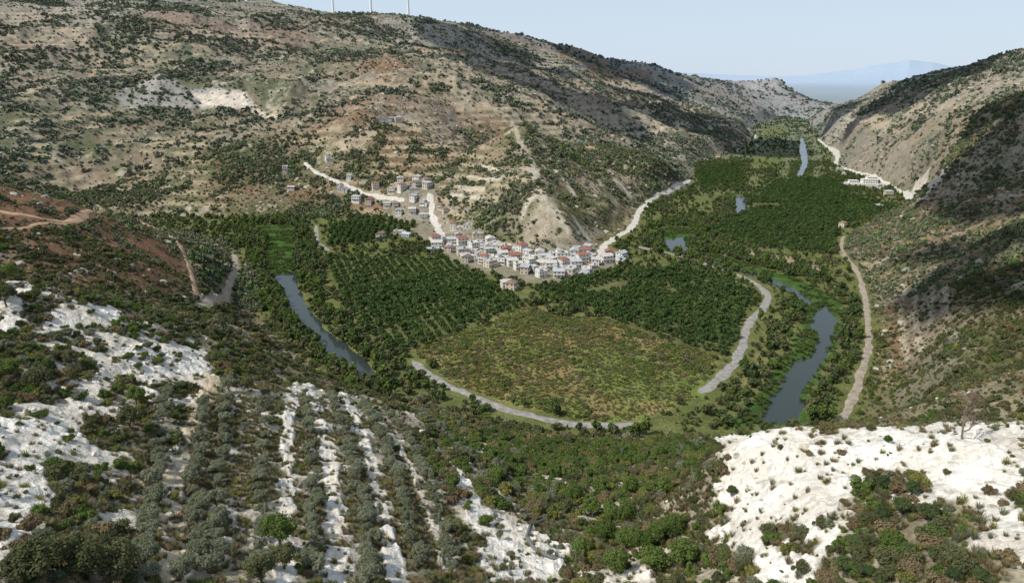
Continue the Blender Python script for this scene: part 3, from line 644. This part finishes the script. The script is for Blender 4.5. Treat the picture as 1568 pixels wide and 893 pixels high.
x,y=annulus(16000,42,260,44);ch=chalk_at(x,y);dn=fbm(x,y,5,2,88)
m=((ch>.4)&(dn>.45)|(rng.random(len(x))<.08))&~inside(floor,x,y)&ok(x,y);m&=rng.random(len(x))<.8;x,y=x[m],y[m]
instancer('limestone_boulders',c_rock,x,y,.10+.65*rng.random(len(x))**4,rng.integers(0,3,len(x)),dz=-.2)
x,y=annulus(16000,380,1500,43);m=(~inside(floor,x,y))&(fbm(x,y,60,3,89)>.52);x,y=x[m],y[m]
instancer('hillside_boulders',c_rock,x,y,.7+2.6*rng.random(len(x))**4,rng.integers(2,4,len(x)),dz=-.2)
print('plants',time.time()-T0)

def bare_tree(name,u,v,h):
    x,y=pick(u,v);g=random.Random(3);Vs=[];Fs=[];off=0
    def br(p,d,l,r,dep):
        nonlocal off
        q=p+d*l*.5+Vector((g.uniform(-.1,.1),g.uniform(-.1,.1),0))*l;e=q+(d+Vector((g.uniform(-.2,.2),g.uniform(-.2,.2),.1)))*l*.5
        v_,f_=tube([p,q,e],[r,r*.8,r*.55],5);Vs.append(v_);Fs.append(f_+off);off+=len(v_)
        if dep>0:
            for _ in range(3):
                nd=(d+Vector((g.uniform(-.9,.9),g.uniform(-.9,.9),g.uniform(-.1,.6)))).normalized();br(q if _==0 else e,nd,l*.72,r*.62,dep-1)
    br(Vector((0,0,-.2)),Vector((0,0,1)),h*.35,.16,5)
    me=bpy.data.meshes.new(name);fill(me,np.concatenate(Vs).astype(np.float32),np.concatenate(Fs).astype(np.int32));me.materials.append(simple('dead_wood',(.20,.14,.11),.9,.2,3))
    o=link(bpy.data.objects.new(name,me));o.location=(x,y,H(x,y)[0])
bare_tree('bare_tree',1473,672,7.0)

# ------------------------------------------------------------ houses
wallm=[simple('whitewash',(.72,.69,.63),.9,.2,.5),simple('cream_plaster',(.56,.49,.38),.9,.2,.5),simple('grey_render',(.42,.40,.36),.9,.2,.5),simple('blue_plaster',(.36,.44,.50),.9,.15,.5)]
roofm=[simple('clay_tiles',(.28,.12,.085),.85,.3,1.5),simple('concrete_roof',(.52,.49,.44),.9,.25,.6),simple('metal_sheet_roof',(.52,.53,.54),.5,.2,1,.3),simple('old_tiles',(.25,.165,.125),.9,.3,1.2)]
M_win=simple('window_glass',(.03,.04,.05),.15);M_door=simple('wooden_door',(.14,.07,.035),.6);M_tank=simple('water_tank_white',(.7,.7,.7),.5);M_sol=simple('solar_panel',(.02,.03,.06),.2);M_trim=simple('trim',(.6,.58,.54),.8)
def box(bm,x0,x1,y0,y1,z0_,z1,mi):
    vs=[bm.verts.new(p) for p in [(x0,y0,z0_),(x1,y0,z0_),(x1,y1,z0_),(x0,y1,z0_),(x0,y0,z1),(x1,y0,z1),(x1,y1,z1),(x0,y1,z1)]]
    for f_ in [(0,3,2,1),(4,5,6,7),(0,1,5,4),(1,2,6,5),(2,3,7,6),(3,0,4,7)]:
        q=bm.faces.new([vs[i] for i in f_]);q.material_index=mi
def house_mesh(i):
    g=random.Random(900+i);w=g.uniform(7,11.5);d=g.uniform(6.5,9);fl=g.choice([1,2,2,3 if i%5==0 else 1]);h=3.0*fl
    rt=['flat','gable','flat','shed','gable','hip','flat','shed'][i%8];bm=bmesh.new()
    box(bm,-w/2,w/2,-d/2,d/2,-3,h,0)
    for f_ in range(fl):
        for s in (-1,1):
            nwin=3
            for k_ in range(nwin):
                cx=-w/2+w*(k_+.5)/nwin
                if f_==0 and k_==1:
                    box(bm,cx-.5,cx+.5,s*d/2-.04,s*d/2+.04,0,2.1,3)
                else:
                    box(bm,cx-.65,cx+.65,s*d/2-.05,s*d/2+.05,f_*3+.95,f_*3+2.25,5);box(bm,cx-.55,cx+.55,s*d/2-.08,s*d/2+.08,f_*3+1.05,f_*3+2.15,2)
            for k_ in range(2):
                cy=-d/2+d*(k_+.5)/2;box(bm,s*w/2-.08,s*w/2+.08,cy-.5,cy+.5,f_*3+1,f_*3+2.2,2)
        if f_>0:
            box(bm,-w/2+.3,w/2-.3,-d/2-1.3,-d/2-.003,f_*3-.15,f_*3,5);box(bm,-w/2+.3,w/2-.3,-d/2-1.3,-d/2-1.22,f_*3+.003,f_*3+.9,5)
    if rt in('gable','hip','shed'):
        e=.5;rh={'gable':1.9,'hip':1.9,'shed':1.0}[rt];x0,x1,y0,y1=-w/2-e,w/2+e,-d/2-e,d/2+e
        b_=[bm.verts.new(p) for p in [(x0,y0,h+.003),(x1,y0,h+.003),(x1,y1,h+.003),(x0,y1,h+.003)]]
        if rt=='shed':
            t_=[bm.verts.new(p) for p in [(x0,y0,h+.15),(x1,y0,h+.15),(x1,y1,h+rh),(x0,y1,h+rh)]]
            fs=[(b_[0],b_[3],b_[2],b_[1]),tuple(t_),(b_[0],b_[1],t_[1],t_[0]),(b_[1],b_[2],t_[2],t_[1]),(b_[2],b_[3],t_[3],t_[2]),(b_[3],b_[0],t_[0],t_[3])]
        else:
            ix=0 if rt=='gable' else w*.28
            r0=bm.verts.new((x0+ix,0,h+rh));r1=bm.verts.new((x1-ix,0,h+rh))
            fs=[(b_[0],b_[3],b_[2],b_[1]),(b_[0],b_[1],r1,r0),(b_[2],b_[3],r0,r1),(b_[1],b_[2],r1),(b_[3],b_[0],r0)]
        for f_ in fs: bm.faces.new(f_).material_index=1
        ch=g.uniform(-w/3,w/3);box(bm,ch-.3,ch+.3,1,1.6,h+.5,h+2.3,0)
    else:
        box(bm,-w/2-.25,w/2+.25,-d/2-.25,d/2+.25,h+.003,h+.2,1)
        for (a_,b_,c_,d_) in [(-w/2-.2,w/2+.2,-d/2-.2,-d/2),(-w/2-.2,w/2+.2,d/2,d/2+.2),(-w/2-.2,-w/2,-d/2+.003,d/2-.003),(w/2,w/2+.2,-d/2+.003,d/2-.003)]: box(bm,a_,b_,c_,d_,h+.203,h+.75,0)
        tx=g.uniform(-w/4,w/4);box(bm,tx-.9,tx+.9,.5,1.5,h+.9,h+1.9,4);box(bm,tx-.8,tx+.8,.6,1.4,h+.203,h+.897,5)
        vs=[bm.verts.new(p) for p in [(tx-.9,-1.4,h+.3),(tx+.9,-1.4,h+.3),(tx+.9,.3,h+1.2),(tx-.9,.3,h+1.2)]];bm.faces.new(vs).material_index=6
        if g.random()<.5: box(bm,-w/2+.3,-w/2+3.6,-d/2+.5,d/2-.8,h+.204,h+2.7,0);box(bm,-w/2+.1,-w/2+3.8,-d/2+.3,d/2-.6,h+2.703,h+2.85,1)
    if g.random()<.6: box(bm,w/2+.003,w/2+3.5,-d/2+.6,d/2-1,-3,2.6,0);box(bm,w/2+.01,w/2+3.8,-d/2+.3,d/2-.7,2.603,2.75,1)
    me=bpy.data.meshes.new('house_form%d'%i);bm.to_mesh(me);bm.free()
    for m_ in [wallm[g.choice([0,0,0,1,1,2,3])],roofm[g.choice([0,3,1,2]) if rt in('gable','hip') else g.choice([1,1,2])],M_win,M_door,M_tank,M_trim,M_sol]: me.materials.append(m_)
    return me
hm=[house_mesh(i) for i in range(24)]
for k_,(x,y) in enumerate(hx):
    o=bpy.data.objects.new('village_house',hm[random.randrange(24)]);s=random.uniform(.75,1.0)
    o.location=(x,y,H(x,y)[0]+.3);o.scale=(s,s,s);o.rotation_euler=(0,0,random.choice([0,.3,-.45,1.57,1.2,.15,.7])+random.uniform(-.2,.2));link(o)
# stepped white building on its long retaining terrace, by the valley road
bm=bmesh.new()
box(bm,-24,24,-13,-12,-6,1.2,1);box(bm,-23.9,23.9,-11.997,12,-6,.6,2)
for (x0,x1,y0,y1,h) in [(-3,17,-6,6,6.2),(4,17,-2,10,9.4),(-20,-8,-2,7,4)]:
    box(bm,x0,x1,y0,y1,.603,h,0);box(bm,x0-.4,x1+.4,y0-.4,y1+.4,h+.003,h+.35,1)
    n_=int((x1-x0)/3)
    for i_ in range(n_):
        for f_ in range(int(h//3)):
            cx=x0+(i_+.5)*(x1-x0)/n_;box(bm,cx-.8,cx+.8,y0-.08,y0+.05,f_*3+1.7,f_*3+3.1,3)
me=bpy.data.meshes.new('hillside_building');bm.to_mesh(me);bm.free()
for m_ in (wallm[0],M_trim,simple('terrace_slab',(.5,.48,.44),.9,.2,.3),M_win): me.materials.append(m_)
o=link(bpy.data.objects.new('hillside_building',me));o.location=(fac[0],fac[1],H(*fac)[0]+2.5);o.rotation_euler=(0,0,-.15)

# ------------------------------------------------------------ wind turbines
M_tw=simple('turbine_white',(.8,.8,.8),.4)
def turbine(u,v):
    a,b,c=ray(u,v);t=np.linspace(1700,2700,400);el=(H(a*t,b*t)-CAMH)/t;k=int(np.argmax(el));x,y=a*t[k],b*t[k];z=H(x,y)[0]
    V1,F1=tube([(0,0,-4),(0,0,45),(0,0,90)],[3.6,2.9,2.0],20)
    bm=bmesh.new()
    def addvf(V,F_):
        vs=[bm.verts.new(tuple(p)) for p in V]
        for f_ in F_: bm.faces.new([vs[i] for i in f_])
    addvf(V1,F1);box(bm,-2,2,-4,7,90,94.5,0)
    Vh,Fh=tube([(0,-4,92),(0,-6,92),(0,-7.5,92)],[2,1.7,.3],12);addvf(Vh,Fh)
    for k_ in range(3):
        a=.4+k_*2.094;d=Vector((math.sin(a),0,math.cos(a)));p=Vector((0,-5.5,92));w=d.cross(Vector((0,1,0)))
        pts=[]
        for t_,cw in [(0,.9),(8,2.1),(25,1.4),(45,.35)]:
            q=p+d*t_
            for s1,s2 in ((-1,0),(0,.35),(1,0),(0,-.35)): pts.append(q+w*cw*s1+Vector((0,1,0))*s2)
        fs=[(i*4+j,i*4+(j+1)%4,(i+1)*4+(j+1)%4,(i+1)*4+j) for i in range(3) for j in range(4)];addvf(pts,fs)
    me=bpy.data.meshes.new('wind_turbine');bm.to_mesh(me);bm.free();me.materials.append(M_tw)
    o=link(bpy.data.objects.new('wind_turbine',me));o.location=(x,y,z)
turbine(510,15);turbine(568,15);turbine(625,12)

pl=np.array(PP([(872,858),(845,856),(818,842),(806,824),(812,806),(832,798)]));q=[(a_,b_,H(a_,b_)[0]+.25) for a_,b_ in pl]
v_,f_=tube(q,[.28]*len(q),10);me=bpy.data.meshes.new('drainage_pipe');fill(me,v_.astype(np.float32),f_.astype(np.int32));me.materials.append(simple('grey_pipe',(.14,.15,.15),.6));link(bpy.data.objects.new('drainage_pipe',me))

# ------------------------------------------------------------ sun, sky, clouds
S=Vector((-.60,-.28,.75)).normalized()
sun=bpy.data.lights.new('sun','SUN');sun.energy=4.4;sun.angle=math.radians(.6);sun.color=(1,.95,.87)
so=link(bpy.data.objects.new('sun',sun));so.rotation_euler=S.to_track_quat('Z','Y').to_euler()
w=bpy.data.worlds.new('World');scn.world=w;w.use_nodes=True;N_=w.node_tree.nodes;L=w.node_tree.links
sk=N_.new('ShaderNodeTexSky');sk.sky_type='NISHITA';sk.sun_disc=False;sk.sun_elevation=math.asin(S.z);sk.sun_rotation=math.atan2(S.x,S.y);sk.air_density=1.0;sk.dust_density=.6;sk.ozone_density=2.0;sk.altitude=200
bg=N_['Background'];bg.inputs[1].default_value=.125
tc=N_.new('ShaderNodeTexCoord');sx=N_.new('ShaderNodeSeparateXYZ');L.new(tc.outputs['Generated'],sx.inputs[0])
mr=N_.new('ShaderNodeMapRange');mr.inputs[1].default_value=0;mr.inputs[2].default_value=.6;mr.inputs[3].default_value=.9;mr.inputs[4].default_value=.55;L.new(sx.outputs[2],mr.inputs[0])
mx=N_.new('ShaderNodeMix');mx.data_type='RGBA';L.new(mr.outputs[0],mx.inputs[0]);L.new(sk.outputs[0],mx.inputs[6]);mx.inputs[7].default_value=(5.0,5.9,7.0,1);L.new(mx.outputs[2],bg.inputs[0])
mc,Nc,Lc=newmat('cloud_vapour');oc=Nc.new('ShaderNodeOutputMaterial');dc=Nc.new('ShaderNodeBsdfDiffuse');dc.inputs[0].default_value=(.8,.8,.82,1);tr=Nc.new('ShaderNodeBsdfTranslucent');tr.inputs[0].default_value=(.8,.8,.82,1);mm=Nc.new('ShaderNodeMixShader');Lc.new(dc.outputs[0],mm.inputs[1]);Lc.new(tr.outputs[0],mm.inputs[2]);Lc.new(mm.outputs[0],oc.inputs[0])
def cloud(tx,ty,rx,ry,seed,tz=60,alt=1400):
    k_=(alt-tz)/S.z;cx,cy=tx+S.x*k_,ty+S.y*k_;g=random.Random(seed);bm=bmesh.new()
    for i in range(24):
        a=g.uniform(0,6.28);q=math.sqrt(g.random())*.85;r=g.uniform(.15,.30)*(1.1-.5*q)
        ret=bmesh.ops.create_icosphere(bm,subdivisions=3,radius=1)
        for v in ret['verts']:
            p=v.co.copy();n=1+.35*mn.noise(p*1.8+Vector((i*7,seed,0)))+.2*mn.noise(p*5+Vector((i,seed,0)))
            v.co=Vector((math.cos(a)*q*rx+p.x*n*r*rx,math.sin(a)*q*ry+p.y*n*r*ry,max(p.z*n,-.25)*r*(rx+ry)*.35))
    me=bpy.data.meshes.new('cumulus_cloud');bm.to_mesh(me);bm.free();me.materials.append(mc)
    me.polygons.foreach_set('use_smooth',np.ones(len(me.polygons),bool))
    o=link(bpy.data.objects.new('cumulus_cloud',me));o.location=(cx,cy,alt)
cloud(380,410,190,240,1);cloud(160,1650,420,500,2,tz=150);cloud(950,1500,420,480,4,tz=120);cloud(430,2500,300,420,6,tz=80);cloud(500,640,170,170,8,tz=90)

cam=bpy.data.cameras.new('camera');co=link(bpy.data.objects.new('camera',cam));cam.sensor_width=36;cam.lens=36*F/1568;co.location=(0,0,CAMH);co.rotation_euler=(math.pi/2-PITCH,0,0);cam.clip_start=1;cam.clip_end=90000;scn.camera=co
print('done',time.time()-T0)
